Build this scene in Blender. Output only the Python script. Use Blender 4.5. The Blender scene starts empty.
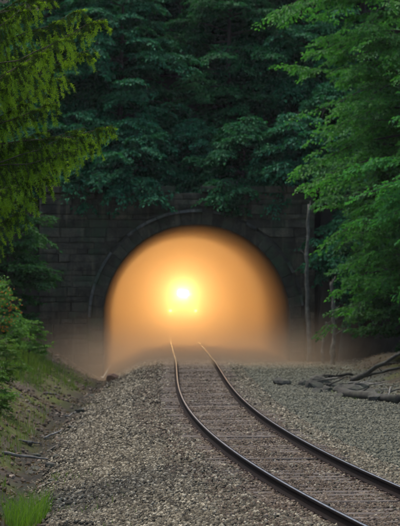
import bpy, math, random
import numpy as np
from mathutils import Vector, Matrix, Euler

R = math.radians
rng = np.random.default_rng(7)
random.seed(7)
scene = bpy.context.scene
COL = scene.collection

# ------------------------------------------------------------------ camera, sky, sun, exposure
CAM_Z = 3.06
cam_d = bpy.data.cameras.new('camera')
cam = bpy.data.objects.new('camera', cam_d)
COL.objects.link(cam)
cam.location = (0, 0, CAM_Z)
cam.rotation_euler = (R(90.67), 0, 0)
cam_d.sensor_fit = 'HORIZONTAL'
cam_d.sensor_width = 36
cam_d.lens = 216
cam_d.clip_start = 0.5
cam_d.clip_end = 3000
cam_d.dof.use_dof = True
cam_d.dof.focus_distance = 36
cam_d.dof.aperture_fstop = 6.0
scene.camera = cam

SUN_EL, SUN_AZ = R(66), R(-45)          # azimuth measured from +Y towards +X
world = bpy.data.worlds.new('World')
scene.world = world
world.use_nodes = True
wn = world.node_tree
wn.nodes.clear()
sky = wn.nodes.new('ShaderNodeTexSky')
sky.sky_type = 'NISHITA'
sky.sun_disc = False
sky.sun_elevation = SUN_EL
sky.sun_rotation = SUN_AZ
sky.air_density = 1.0
sky.dust_density = 2.0
bg = wn.nodes.new('ShaderNodeBackground')
bg.inputs['Strength'].default_value = 0.135
wo = wn.nodes.new('ShaderNodeOutputWorld')
wn.links.new(sky.outputs[0], bg.inputs[0])
wn.links.new(bg.outputs[0], wo.inputs[0])

sun_d = bpy.data.lights.new('sun', 'SUN')
sun_d.energy = 1.5
sun_d.angle = R(32)
sun_d.color = (1.0, 0.93, 0.80)
sun = bpy.data.objects.new('sun', sun_d)
COL.objects.link(sun)
sd = Vector((math.sin(SUN_AZ) * math.cos(SUN_EL), math.cos(SUN_AZ) * math.cos(SUN_EL), math.sin(SUN_EL)))
sun.rotation_euler = sd.to_track_quat('Z', 'Y').to_euler()
sun.location = (0, 60, 40)

vs = scene.view_settings
vs.view_transform = 'Standard'
vs.look = 'None'
vs.exposure = 1.3
vs.gamma = 1.0
vs.use_curve_mapping = False
scene.render.engine = 'CYCLES'
cy = scene.cycles
cy.use_denoising = True
try:
    cy.denoiser = 'OPENIMAGEDENOISE'
except Exception:
    pass
cy.max_bounces = 6
cy.diffuse_bounces = 2
cy.glossy_bounces = 3
cy.transmission_bounces = 4
cy.transparent_max_bounces = 4
cy.use_adaptive_sampling = True
cy.adaptive_threshold = 0.035
cy.volume_bounces = 4
cy.sample_clamp_indirect = 6.0
cy.volume_step_rate = 1.0
cy.volume_max_steps = 256


# ------------------------------------------------------------------ helpers
def tag(o, label=None, cat=None, group=None, kind=None):
    if label: o['label'] = label
    if cat: o['category'] = cat
    if group: o['group'] = group
    if kind: o['kind'] = kind
    return o


def empty(name, loc=(0, 0, 0), rz=0.0):
    o = bpy.data.objects.new(name, None)
    o.empty_display_size = 0.3
    o.location = loc
    o.rotation_euler = (0, 0, rz)
    COL.objects.link(o)
    return o


def mesh_obj(name, verts, faces, material, parent=None, smooth=False, loc=None):
    me = bpy.data.meshes.new(name)
    me.from_pydata([tuple(v) for v in verts], [], faces)
    if material: me.materials.append(material)
    if smooth:
        me.polygons.foreach_set('use_smooth', [True] * len(me.polygons))
    me.update()
    o = bpy.data.objects.new(name, me)
    COL.objects.link(o)
    if parent: o.parent = parent
    if loc is not None: o.location = loc
    return o


def np_mesh(name, V, T, material, parent=None):
    """V (n,3), T (m,3) triangles -> one mesh object, fast"""
    me = bpy.data.meshes.new(name)
    V = np.ascontiguousarray(V, dtype=np.float32)
    T = np.ascontiguousarray(T, dtype=np.int32)
    me.vertices.add(len(V)); me.vertices.foreach_set('co', V.ravel())
    me.loops.add(T.size); me.loops.foreach_set('vertex_index', T.ravel())
    me.polygons.add(len(T))
    me.polygons.foreach_set('loop_start', np.arange(0, T.size, 3, dtype=np.int32))
    me.update(calc_edges=True)
    if material: me.materials.append(material)
    o = bpy.data.objects.new(name, me)
    COL.objects.link(o)
    if parent: o.parent = parent
    return o


class MB:
    """collects shapes into one mesh"""
    def __init__(s): s.v = []; s.f = []

    def add(s, v, f):
        n = len(s.v); s.v += [tuple(p) for p in v]; s.f += [tuple(i + n for i in q) for q in f]

    def box(s, c, d, rot=None, bev=0.0):
        x, y, z = d[0] / 2, d[1] / 2, d[2] / 2
        b = min(bev, x * .9, y * .9, z * .9)
        M = rot if rot is not None else Matrix.Identity(3)
        c = Vector(c)
        if b <= 0:
            v = [Vector((i * x, j * y, k * z)) for i in (-1, 1) for j in (-1, 1) for k in (-1, 1)]
            f = [(0, 1, 3, 2), (4, 6, 7, 5), (0, 4, 5, 1), (2, 3, 7, 6), (0, 2, 6, 4), (1, 5, 7, 3)]
        else:
            v = []; idx = {}
            for i in (-1, 1):
                for j in (-1, 1):
                    for k in (-1, 1):
                        idx[i, j, k] = len(v)
                        v += [Vector((i * x, j * (y - b), k * (z - b))), Vector((i * (x - b), j * y, k * (z - b))),
                              Vector((i * (x - b), j * (y - b), k * z))]
            A = lambda i, j, k, a: idx[i, j, k] + a
            f = []
            for i in (-1, 1):
                q = [A(i, -1, -1, 0), A(i, 1, -1, 0), A(i, 1, 1, 0), A(i, -1, 1, 0)]; f.append(q if i > 0 else q[::-1])
                q = [A(-1, i, -1, 1), A(-1, i, 1, 1), A(1, i, 1, 1), A(1, i, -1, 1)]; f.append(q if i > 0 else q[::-1])
                q = [A(-1, -1, i, 2), A(1, -1, i, 2), A(1, 1, i, 2), A(-1, 1, i, 2)]; f.append(q if i > 0 else q[::-1])
            for i in (-1, 1):
                for j in (-1, 1):
                    q = [A(i, j, -1, 0), A(i, j, -1, 1), A(i, j, 1, 1), A(i, j, 1, 0)]; f.append(q if i * j > 0 else q[::-1])
                    q = [A(i, -1, j, 0), A(i, 1, j, 0), A(i, 1, j, 2), A(i, -1, j, 2)]; f.append(q if i * j > 0 else q[::-1])
                    q = [A(-1, i, j, 1), A(-1, i, j, 2), A(1, i, j, 2), A(1, i, j, 1)]; f.append(q if i * j > 0 else q[::-1])
                    for k in (-1, 1):
                        q = [A(i, j, k, 0), A(i, j, k, 1), A(i, j, k, 2)]; f.append(q if i * j * k > 0 else q[::-1])
        s.add([c + M @ p for p in v], f)

    def tube(s, pts, rad, n=8, cap=True):
        pts = [Vector(p) for p in pts]
        if not hasattr(rad, '__len__'): rad = [rad] * len(pts)
        base = len(s.v)
        up = Vector((0, 0, 1))
        for i, p in enumerate(pts):
            t = (pts[min(i + 1, len(pts) - 1)] - pts[max(i - 1, 0)]).normalized()
            if abs(t.dot(up)) > .95: up = Vector((1, 0, 0))
            a = t.cross(up).normalized(); b = t.cross(a).normalized(); up = -b if b.dot(up) < 0 else b
            b = a.cross(t)
            for k in range(n):
                an = 2 * math.pi * k / n
                q = p + (a * math.cos(an) + b * math.sin(an)) * rad[i]
                s.v.append((q.x, q.y, q.z))
        for i in range(len(pts) - 1):
            for k in range(n):
                a0 = base + i * n + k; a1 = base + i * n + (k + 1) % n
                s.f.append((a0, a1, a1 + n, a0 + n))
        if cap:
            s.f.append(tuple(base + k for k in range(n))[::-1])
            s.f.append(tuple(base + (len(pts) - 1) * n + k for k in range(n)))

    def build(s, name, material, parent=None, smooth=False, loc=None):
        return mesh_obj(name, s.v, s.f, material, parent, smooth, loc)


def fbm(x, y, seed=0, oct=4):
    """cheap value noise made of rotated sines"""
    x = np.asarray(x, float); y = np.asarray(y, float)
    r = np.random.default_rng(seed)
    out = np.zeros(np.broadcast(x, y).shape)
    a, f = 1.0, 1.0
    for o in range(oct):
        for k in range(3):
            th = r.uniform(0, 6.28); ph = r.uniform(0, 6.28, 2)
            out = out + a / 3 * np.sin(f * (x * math.cos(th) + y * math.sin(th)) + ph[0] + 1.3 * np.sin(f * .7 * (y * math.cos(th) - x * math.sin(th)) + ph[1]))
        a *= .5; f *= 2.1
    return out


# ------------------------------------------------------------------ materials
class NT:
    def __init__(s, name):
        s.m = bpy.data.materials.new(name); s.m.use_nodes = True
        s.t = s.m.node_tree; s.t.nodes.clear()
        s.out = s.n('ShaderNodeOutputMaterial')

    def n(s, typ, **kw):
        nd = s.t.nodes.new(typ)
        for k, v in kw.items():
            if k in nd.inputs: nd.inputs[k].default_value = v
            else: setattr(nd, k, v)
        return nd

    def l(s, a, b): s.t.links.new(a, b)

    def coord(s, kind='Object'):
        return s.n('ShaderNodeTexCoord').outputs[kind]

    def noise(s, vec, scale, detail=5, rough=.6, dist=0):
        nd = s.n('ShaderNodeTexNoise'); nd.inputs['Scale'].default_value = scale
        nd.inputs['Detail'].default_value = detail; nd.inputs['Roughness'].default_value = rough
        nd.inputs['Distortion'].default_value = dist
        if vec is not None: s.l(vec, nd.inputs['Vector'])
        return nd.outputs['Fac']

    def ramp(s, fac, stops):
        nd = s.n('ShaderNodeValToRGB'); e = nd.color_ramp.elements
        while len(e) < len(stops): e.new(.5)
        for i, (p, c) in enumerate(stops):
            e[i].position = p; e[i].color = (*c, 1) if len(c) == 3 else c
        s.l(fac, nd.inputs[0]); return nd.outputs[0]

    def mix(s, fac, a, b, mode='MIX'):
        nd = s.n('ShaderNodeMix', data_type='RGBA', blend_type=mode)
        for sock, v in ((nd.inputs[0], fac), (nd.inputs[6], a), (nd.inputs[7], b)):
            if hasattr(v, 'links') or hasattr(v, 'is_linked'): s.l(v, sock)
            else: sock.default_value = v if not hasattr(v, '__len__') else (*v, 1)
        return nd.outputs[2]

    def math(s, op, a, b=0.0, c=None, clamp=False):
        nd = s.n('ShaderNodeMath', operation=op, use_clamp=clamp)
        for i, v in enumerate((a, b, c)):
            if v is None: continue
            if hasattr(v, 'is_linked'): s.l(v, nd.inputs[i])
            else: nd.inputs[i].default_value = v
        return nd.outputs[0]

    def bsdf(s, color, rough=.8, metal=0, spec=.3, bump=None, bstr=.4, bdist=.02):
        b = s.n('ShaderNodeBsdfPrincipled')
        for sock, v in (('Base Color', color), ('Roughness', rough), ('Metallic', metal), ('Specular IOR Level', spec)):
            if hasattr(v, 'is_linked'): s.l(v, b.inputs[sock])
            else: b.inputs[sock].default_value = (*v, 1) if hasattr(v, '__len__') else v
        if bump is not None:
            bp = s.n('ShaderNodeBump'); bp.inputs['Strength'].default_value = bstr; bp.inputs['Distance'].default_value = bdist
            s.l(bump, bp.inputs['Height']); s.l(bp.outputs[0], b.inputs['Normal'])
        s.l(b.outputs[0], s.out.inputs['Surface'])
        return b


def mat_simple(name, c0, c1, scale=4, rough=.8, metal=0, spec=.3, bstr=.4, bdist=.02, c2=None, bscale=None):
    t = NT(name); co = t.coord()
    f = t.noise(co, scale, 7, .65)
    st = [(.3, c0), (.7, c1)] if c2 is None else [(.25, c0), (.5, c1), (.75, c2)]
    t.bsdf(t.ramp(f, st), rough, metal, spec, t.noise(co, bscale or scale * 6, 5), bstr, bdist)
    return t.m


def mat_leaf(name, dark, mid, light, trans=.35, rough=.55, blotch=.7):
    t = NT(name)
    g = t.n('ShaderNodeNewGeometry')
    oi = t.n('ShaderNodeObjectInfo')
    isl = g.outputs['Random Per Island']
    base = t.ramp(isl, [(0.0, dark), (.5, mid), (1.0, light)])
    n = t.noise(t.coord(), blotch, 3, .6)
    col = t.mix(t.math('MULTIPLY', n, .45), base, mid)
    hs = t.n('ShaderNodeHueSaturation')
    t.l(t.math('MULTIPLY_ADD', oi.outputs['Random'], .03, .485), hs.inputs['Hue'])
    t.l(t.math('MULTIPLY_ADD', oi.outputs['Random'], .3, .85), hs.inputs['Value'])
    t.l(col, hs.inputs['Color'])
    b = t.n('ShaderNodeBsdfPrincipled'); b.inputs['Roughness'].default_value = rough
    b.inputs['Specular IOR Level'].default_value = .10
    t.l(hs.outputs[0], b.inputs['Base Color'])
    tr = t.n('ShaderNodeBsdfTranslucent')
    t.l(t.mix(.6, hs.outputs[0], (mid[0] * 1.6, mid[1] * 1.5, mid[2] * .5)), tr.inputs['Color'])
    mx = t.n('ShaderNodeMixShader'); mx.inputs[0].default_value = trans
    t.l(b.outputs[0], mx.inputs[1]); t.l(tr.outputs[0], mx.inputs[2])
    t.l(mx.outputs[0], t.out.inputs['Surface'])
    return t.m


def mat_stone(name, dark, mid, light, moss=(.030, .058, .024)):
    """sooty coursed masonry: tone per stone, stains running down, moss in patches"""
    t = NT(name); co = t.coord('Object')
    oi = t.n('ShaderNodeObjectInfo')
    pos = t.n('ShaderNodeNewGeometry').outputs['Position']
    n1 = t.noise(pos, 2.2, 8, .7)
    n2 = t.noise(pos, 14, 6, .7)
    base = t.ramp(t.math('ADD', t.math('MULTIPLY', n1, .65), t.math('MULTIPLY', n2, .35)), [(.35, dark), (.52, mid), (.7, light)])
    tone = t.math('MULTIPLY_ADD', oi.outputs['Random'], .8, .6)
    hs = t.n('ShaderNodeHueSaturation'); t.l(base, hs.inputs['Color']); t.l(tone, hs.inputs['Value'])
    mp = t.n('ShaderNodeMapping'); mp.inputs['Scale'].default_value = (2.2, 1, .22); t.l(pos, mp.inputs['Vector'])
    streak = t.math('MULTIPLY', t.math('SUBTRACT', t.noise(mp.outputs[0], 1.6, 6, .65), .52), 6, clamp=True)
    c = t.mix(t.math('MULTIPLY', streak, .55), hs.outputs[0], (light[0] * 1.35, light[1] * 1.3, light[2] * 1.2))
    mm = t.math('MULTIPLY', t.math('SUBTRACT', t.noise(pos, .8, 6, .7), .49), 6, clamp=True)
    c = t.mix(t.math('MULTIPLY', mm, .75), c, moss)
    t.bsdf(c, .9, 0, .15, t.noise(pos, 22, 8, .7), .7, .03)
    return t.m


M = {}
# tones by species; hillside bluish sky-lit shade is also put into the colour
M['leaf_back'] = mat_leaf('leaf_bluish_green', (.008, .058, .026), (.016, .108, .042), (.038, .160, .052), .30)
M['leaf_mid'] = mat_leaf('leaf_mid_green', (.014, .065, .020), (.032, .115, .030), (.065, .165, .036), .34)
M['leaf_right'] = mat_leaf('leaf_fresh_green', (.016, .105, .028), (.038, .180, .033), (.092, .260, .042), .44)
M['leaf_bush'] = mat_leaf('leaf_bush', (.030, .085, .016), (.065, .160, .022), (.110, .210, .030), .38)
M['needle'] = mat_leaf('spruce_needles', (.018, .045, .006), (.045, .095, .008), (.085, .150, .012), .32, .6)
M['needle_tip'] = mat_leaf('spruce_tip_needles', (.120, .220, .010), (.205, .345, .014), (.300, .430, .024), .45, .6)  # paler yellow-green colour for needles toward the twig tips
M['grass'] = mat_leaf('grass_blades', (.045, .085, .012), (.080, .140, .018), (.130, .170, .030), .35)
M['grass_bright'] = mat_leaf('grass_bright', (.040, .110, .012), (.075, .180, .016), (.150, .230, .030), .4)
M['dry'] = mat_leaf('dry_grass', (.09, .07, .03), (.14, .11, .045), (.20, .16, .07), .2)
M['flower'] = mat_leaf('orange_leaves', (.22, .05, .015), (.32, .10, .02), (.40, .20, .03), .3)
M['litter'] = mat_leaf('dead_leaves', (.035, .022, .012), (.075, .050, .026), (.16, .115, .06), .15)
M['vine'] = mat_leaf('vine_leaves', (.012, .05, .020), (.020, .075, .028), (.035, .10, .035), .3)
M['bark'] = mat_simple('bark', (.018, .014, .010), (.06, .05, .04), 6, .95, bstr=.9, bdist=.03)
M['bark_spruce'] = mat_simple('spruce_bark', (.045, .030, .018), (.11, .08, .05), 6, .95, bstr=.9, bdist=.02)
M['bark_pale'] = mat_simple('pale_dead_wood', (.018, .020, .014), (.09, .085, .062), 3.5, .95, c2=(.25, .235, .18), bstr=.9, bdist=.02)
M['wood_log'] = mat_simple('weathered_log', (.010, .009, .006), (.036, .032, .024), 5, .95, c2=(.075, .078, .050), bstr=.9, bdist=.02)
M['stick'] = mat_simple('grey_sticks', (.06, .055, .045), (.24, .22, .18), 8, .95, bstr=.6)
M['tie'] = mat_simple('creosoted_timber', (.030, .022, .016), (.085, .066, .050), 7, .95, c2=(.15, .125, .10), bstr=.9, bdist=.015)
M['stone'] = mat_stone('sooty_masonry', (.016, .015, .009), (.052, .045, .028), (.120, .102, .066))
M['ring'] = mat_stone('arch_stone', (.020, .018, .011), (.048, .041, .026), (.105, .090, .060))
M['hood'] = mat_stone('hood_stone', (.035, .034, .028), (.08, .076, .062), (.15, .14, .115))
M['mortar'] = mat_simple('old_mortar', (.020, .019, .013), (.060, .054, .038), 6, .95)
M['lining'] = mat_simple('tunnel_lining', (.006, .005, .004), (.018, .015, .012), 3, .9)
M['red_rock'] = mat_simple('red_rock', (.07, .038, .026), (.18, .10, .07), 5, .95, bstr=.8, bdist=.03)
M['bed'] = mat_simple('tunnel_bed', (.05, .045, .035), (.14, .125, .095), 9, .95)
M['rockm'] = mat_simple('rock', (.016, .015, .011), (.060, .055, .042), 4, .95, c2=(.09, .10, .06), bstr=.8, bdist=.03)

# ballast / gravel stones: tone by stone
def mat_pebbles(name, stops, brown, brown_w=0.0):
    t = NT(name)
    g = t.n('ShaderNodeNewGeometry')
    col = t.ramp(g.outputs['Random Per Island'], stops)
    n = t.noise(g.outputs['Position'], 1.1, 5, .65)
    c = t.mix(t.math('MULTIPLY', t.math('SUBTRACT', n, .35 - brown_w), 1.4, clamp=True), col, t.mix(.65, col, brown, 'MIX'))
    t.bsdf(c, .92, 0, .2, t.noise(g.outputs['Position'], 60, 4), .4, .006)
    return t.m


M['ballast'] = mat_pebbles('ballast_stone', [(0, (.022, .019, .013)), (.4, (.070, .059, .039)), (.8, (.150, .130, .088)), (1, (.34, .30, .215))], (.13, .100, .062), -.05)
M['ballast_dirty'] = mat_pebbles('ballast_rusty', [(0, (.022, .016, .012)), (.4, (.060, .044, .030)), (.8, (.115, .090, .063)), (1, (.22, .18, .135))], (.10, .065, .040), .1)
M['gravel'] = mat_pebbles('grey_gravel', [(0, (.046, .044, .030)), (.5, (.092, .088, .060)), (1, (.17, .162, .115))], (.09, .092, .062))

# rail: rusty sides, polished head (head is a sub-part with its own metal)
t = NT('rail_rust'); co = t.coord()
t.bsdf(t.ramp(t.noise(co, 9, 6), [(.3, (.005, .0035, .003)), (.7, (.016, .010, .007))]), .9, 0, .06, t.noise(co, 80, 4), .4, .004)
M['rail'] = t.m
t = NT('rail_polished'); co = t.coord()
t.bsdf(t.ramp(t.noise(co, 5, 6), [(.3, (.30, .27, .24)), (.7, (.55, .50, .45))]), t.math('MULTIPLY_ADD', t.noise(co, 12, 4), .15, .22), 1.0, .5)
M['railhead'] = t.m
M['plate'] = mat_simple('rusty_plate', (.03, .018, .012), (.09, .05, .03), 12, .8)

# terrain: gravelly near the track, brown soil + litter + moss away from it
t = NT('ground_soil'); pos = t.n('ShaderNodeNewGeometry').outputs['Position']
vc = t.n('ShaderNodeVertexColor'); vc.layer_name = 'zone'
sep = t.n('ShaderNodeSeparateColor'); t.l(vc.outputs['Color'], sep.inputs[0])
soil = t.ramp(t.noise(pos, 1.7, 9, .7), [(.3, (.030, .022, .014)), (.5, (.075, .056, .036)), (.7, (.13, .105, .070))])
mossc = t.ramp(t.noise(pos, 3.0, 6, .7), [(.35, (.045, .055, .012)), (.65, (.12, .13, .025))])
ms = t.math('MULTIPLY', t.math('SUBTRACT', t.math('ADD', t.noise(pos, .45, 5, .6), t.math('MULTIPLY', sep.outputs[1], .35)), .62), 7, clamp=True)
soil = t.mix(ms, soil, mossc)
dark_soil = t.ramp(t.noise(pos, 2.4, 8, .7), [(.3, (.010, .010, .006)), (.7, (.035, .030, .018))])
soil = t.mix(vc.outputs['Alpha'], dark_soil, soil)
grav = t.ramp(t.noise(pos, 28, 4, .8), [(.3, (.030, .026, .018)), (.5, (.08, .070, .050)), (.7, (.16, .145, .105))])
gravr = t.ramp(t.noise(pos, 30, 5, .8), [(.3, (.050, .052, .038)), (.5, (.088, .090, .066)), (.72, (.15, .152, .115))])
cc = t.mix(sep.outputs[0], soil, grav)
cc = t.mix(sep.outputs[2], cc, gravr)
t.bsdf(cc, .95, 0, .15, t.noise(pos, 25, 7, .8), .9, .04)
M['ground'] = t.m

# locomotive
def mat_paint(name, c, rough=.45, metal=0):
    t = NT(name); co = t.coord()
    n = t.noise(co, 3, 6, .7)
    t.bsdf(t.ramp(n, [(.35, tuple(v * .75 for v in c)), (.65, c)]), rough, metal, .4, t.noise(co, 30, 3), .08, .01)
    return t.m


M['loco_black'] = mat_paint('locomotive_black', (.022, .022, .024), .4)
M['loco_steel'] = mat_paint('undercarriage', (.035, .032, .028), .7)
M['loco_stripe'] = mat_paint('white_paint', (.60, .60, .57), .4)
M['glass'] = mat_paint('dark_glass', (.010, .012, .014), .08)


def mat_emit(name, col, strength):
    t = NT(name)
    e = t.n('ShaderNodeEmission'); e.inputs[0].default_value = (*col, 1); e.inputs[1].default_value = strength
    t.l(e.outputs[0], t.out.inputs['Surface'])
    return t.m


LAMP = (1.0, .63, .225)
M['lens'] = mat_emit('lit_headlight_lens', (1.0, .84, .55), 2500)
M['lens_small'] = mat_emit('lit_ditch_lens', (1.0, .72, .40), 14)

# ------------------------------------------------------------------ layout functions
PORT = 100.0           # y of the portal face
AX, R_IN, SPR = -0.15, 3.90, 1.95      # arch centre x, radius, springing height
SLOPE = .0185


def cx(y):
    """track centre line"""
    y = np.asarray(y, float)
    a = -.02 + .012 * (80 - y) + .0000145 * np.maximum(80 - y, 0) ** 3
    a = a - (SLOPE - .012) * np.maximum(y - 92, 0)
    return a


def sm(a, b, v):
    u = np.clip((v - a) / (b - a), 0, 1); return u * u * (3 - 2 * u)


def edge_left(y): return -3.2 - .85 * np.clip((87 - y) / 55, 0, 1)


def ground_z(x, y):
    x = np.asarray(x, float); y = np.asarray(y, float)
    o = x - cx(np.clip(y, 5, 110))
    e = edge_left(y)
    z = np.full(np.broadcast(x, y).shape, .20)
    # left shoulder, ditch, bank
    z = z - .06 * sm(-1.35, -1.75, o) - .42 * sm(-1.9, e + .1, o)
    z = z - .22 * sm(e + .2, e - .35, o)
    b = np.maximum(e - .55 - o, 0)
    z = z + .42 * np.minimum(b, 2.6) * 1.25 + .75 * np.maximum(b - 2.6, 0) - .28 * np.maximum(b - 14, 0)
    # right: wide old bed, then rise
    z = z - .05 * sm(1.4, 2.2, o) - .026 * sm(1.45, 1.2, np.abs(o))
    rr = np.maximum(o - 6.2, 0)
    z = z + .25 * np.minimum(rr, 2) + .75 * np.maximum(rr - 2, 0) - .28 * np.maximum(rr - 14, 0)
    rough = sm(.3, 1.5, np.abs(o - 1.2) - 3.6)
    z = z + rough * .12 * fbm(x * 1.1, y * .9, 3) + .018 * fbm(x * 2.0, y * 1.7, 5)
    # hill over the tunnel
    d = np.maximum(np.where(x < AX, AX - 6.2 - x, x - AX - 4.8), 0)
    y0 = PORT + .6 - 1.3 * d
    up = np.clip((y - y0) * (1.1 + 48 * np.exp(-1.6 * d)), 0, 6.9)
    hill = up + .72 * np.maximum(y - PORT - 1.5, 0) - .3 * np.maximum(y - PORT - 70, 0)
    hill = hill + .5 * sm(2, 12, y - PORT) * fbm(x * .25, y * .25, 11)
    z = np.where(y > y0, np.maximum(z, hill), z)
    return np.where(z > 12, 12 + 16 * (1 - np.exp(-np.maximum(z - 12, 0) / 16)), z)


def gz(x, y): return float(ground_z(np.array([x]), np.array([y]))[0])


def px(x, y, D):
    """point at distance D that the photograph shows at pixel (x, y)"""
    s = 2400 / D
    return Vector(((x - 200) / s, D, CAM_Z - (y - 291) / s))


# ------------------------------------------------------------------ ground
xs = np.concatenate([-np.geomspace(150, 10.5, 20), np.arange(-10, 10.01, .28), np.geomspace(10.5, 150, 20)])
ys = np.concatenate([np.linspace(-60, 14, 16), np.arange(16, 99.9, .45), [PORT + .3, PORT + 1.5], np.geomspace(2.6, 160, 34) + PORT])
nx, ny = len(xs), len(ys)
GX, GY = np.meshgrid(xs, ys)
GZ = ground_z(GX, GY)
V = np.stack([GX.ravel(), GY.ravel(), GZ.ravel()], 1)
faces = []
jrow = int(np.where(np.isclose(ys, PORT + .3))[0][0])
for j in range(ny - 1):
    for i in range(nx - 1):
        if j == jrow and abs((xs[i] + xs[i + 1]) / 2 - AX) < 4.4: continue
        a = j * nx + i
        faces.append((a, a + 1, a + nx + 1, a + nx))
me = bpy.data.meshes.new('ground')
me.from_pydata(V.tolist(), [], faces)
me.materials.append(M['ground'])
ca = me.color_attributes.new('zone', 'FLOAT_COLOR', 'POINT')
off = (GX - cx(np.clip(GY, 5, 110))).ravel(); gy = GY.ravel()
e = edge_left(gy)
FLOOR = sm(90, 96, gy) * sm(3.5, 5.0, np.abs(off)) + (gy > PORT + .2)
n_ = .35 * fbm(V[:, 0] * 1.5, V[:, 1] * .8, 21)
c = np.zeros((len(V), 4), np.float32); c[:, 3] = 1
c[:, 0] = sm(e - .15, e + .25, off + n_) * (off < 1.6) * (gy < PORT - 1)
c[:, 2] = sm(1.2, 1.6, off) * sm(6.6, 5.6, off + 2 * n_) * (gy < PORT - 1)
c[:, 1] = ((off < 0) * .5 + (off > 0) * .3) * (gy < 92)
c[:, 3] = 1 - np.clip(FLOOR + .9 * sm(-.95, -.55, off - e + n_ * .5) * sm(.25, -.1, off - e), 0, 1)  # low alpha gives darker soil on the hill and along the ditch
ca.data.foreach_set('color', c.ravel())
me.polygons.foreach_set('use_smooth', [True] * len(me.polygons))
o = bpy.data.objects.new('ground', me); COL.objects.link(o)
tag(o, kind='structure')

# ------------------------------------------------------------------ tunnel: floor, lining, portal
TL = 62.0
def axis_x(y): return AX - SLOPE * (y - PORT)


fx_ = np.linspace(-3.89, 3.89, 40)
fz_ = ground_z(AX + fx_, np.full(40, PORT + .25))
v = [(axis_x(yy) + a, yy, float(b)) for yy in (PORT + .3, PORT + TL) for a, b in zip(fx_, fz_)]
tag(mesh_obj('tunnel_floor', v, [(k, k + 1, k + 41, k + 40) for k in range(39)], M['bed'], smooth=True), kind='structure')

portal = empty('tunnel_portal', (AX, PORT, 0))
tag(portal, 'sooty stone tunnel portal with round arch around the glowing fog', 'tunnel')


def P(x, y, z): return (x - AX, y - PORT, z)


def arch_profile(r, zb, n=36):
    pts = [(-r, zb)]
    pts += [(-r * math.cos(math.pi * k / n), SPR + r * math.sin(math.pi * k / n)) for k in range(n + 1)]
    pts += [(r, zb)]
    return pts


# lining: thick barrel, far end shut by an added unseen dark cap that blocks light
pr = arch_profile(R_IN, -.5); pr2 = arch_profile(R_IN + .5, -.5)
v = []; f = []
ysl = [1.0 + k * (TL - 1.0) / 12 for k in range(13)]
m_ = len(pr)
for yy in ysl:
    for (a, b) in pr: v.append((a - SLOPE * yy, yy, b))
for k in range(12):
    for i in range(m_ - 1):
        a = k * m_ + i; f.append((a, a + 1, a + m_ + 1, a + m_))
n0 = len(v)
for yy in (ysl[0], ysl[-1]):
    for (a, b) in pr2: v.append((a - SLOPE * yy, yy, b))
for i in range(m_ - 1):
    f.append((n0 + i, n0 + m_ + i, n0 + m_ + i + 1, n0 + i + 1))
f.append(tuple(12 * m_ + i for i in range(m_)))
mesh_obj('lining', v, f, M['lining'], portal)

# core wall (mortar behind the stones) with the arch cut out
XL, XR, ZT = -6.7, 4.78, 7.15
core = MB(); rc = R_IN + .12
prc = arch_profile(rc, -.6, 40)
outer = []
for (a, b) in prc:
    ang = math.atan2(b - SPR, a)
    if b <= SPR: outer.append((XL - AX if a < 0 else XR - AX, b)); continue
    dx, dz = math.cos(ang), math.sin(ang)
    tx = ((XR - AX) if dx > 0 else (XL - AX)) / dx if abs(dx) > 1e-6 else 1e9
    tz = (ZT - SPR) / dz if dz > 1e-6 else 1e9
    tt = min(tx, tz); outer.append((dx * tt, SPR + dz * tt))
nn = len(prc)
v = []
for yy in (.06, 1.25):
    v += [(a, yy, b) for a, b in prc] + [(a, yy, b) for a, b in outer]
f = []
for i in range(nn - 1):
    f.append((i, nn + i, nn + i + 1, i + 1))
    b0 = 2 * nn
    f.append((b0 + i, b0 + i + 1, b0 + nn + i + 1, b0 + nn + i))
    f.append((i, i + 1, b0 + i + 1, b0 + i))
    f.append((nn + i, b0 + nn + i, b0 + nn + i + 1, nn + i + 1))
mesh_obj('wall_core', v, f, M['mortar'], portal)


def stone_prism(poly, y0, y1, bev=.02, jit=.012):
    """poly: 4 (x,z) corners; front face pillowed slightly"""
    cxm = sum(p[0] for p in poly) / 4; czm = sum(p[1] for p in poly) / 4
    v = []
    for (a, b) in poly: v.append((a, y1, b))
    for (a, b) in poly: v.append((a, y0 + bev, b))
    for (a, b) in poly:
        d = math.hypot(a - cxm, b - czm) or 1
        v.append((a - (a - cxm) / d * bev * 1.5 + random.uniform(-jit, jit) * .5, y0 + random.uniform(-jit, jit), b - (b - czm) / d * bev * 1.3 + random.uniform(-jit, jit) * .5))
    v.append((cxm + random.uniform(-.05, .05), y0 - random.uniform(.0, .03), czm))
    f = []
    for k in range(4):
        q = (k + 1) % 4
        f.append((k, q, 4 + q, 4 + k)); f.append((4 + k, 4 + q, 8 + q, 8 + k)); f.append((8 + k, 8 + q, 12))
    return v, f


R_OUT = R_IN + .50
R_HOOD = R_OUT + .12


def half_open(z, r):
    if z <= SPR: return r
    d = r * r - (z - SPR) ** 2
    return math.sqrt(d) if d > 0 else 0


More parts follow.
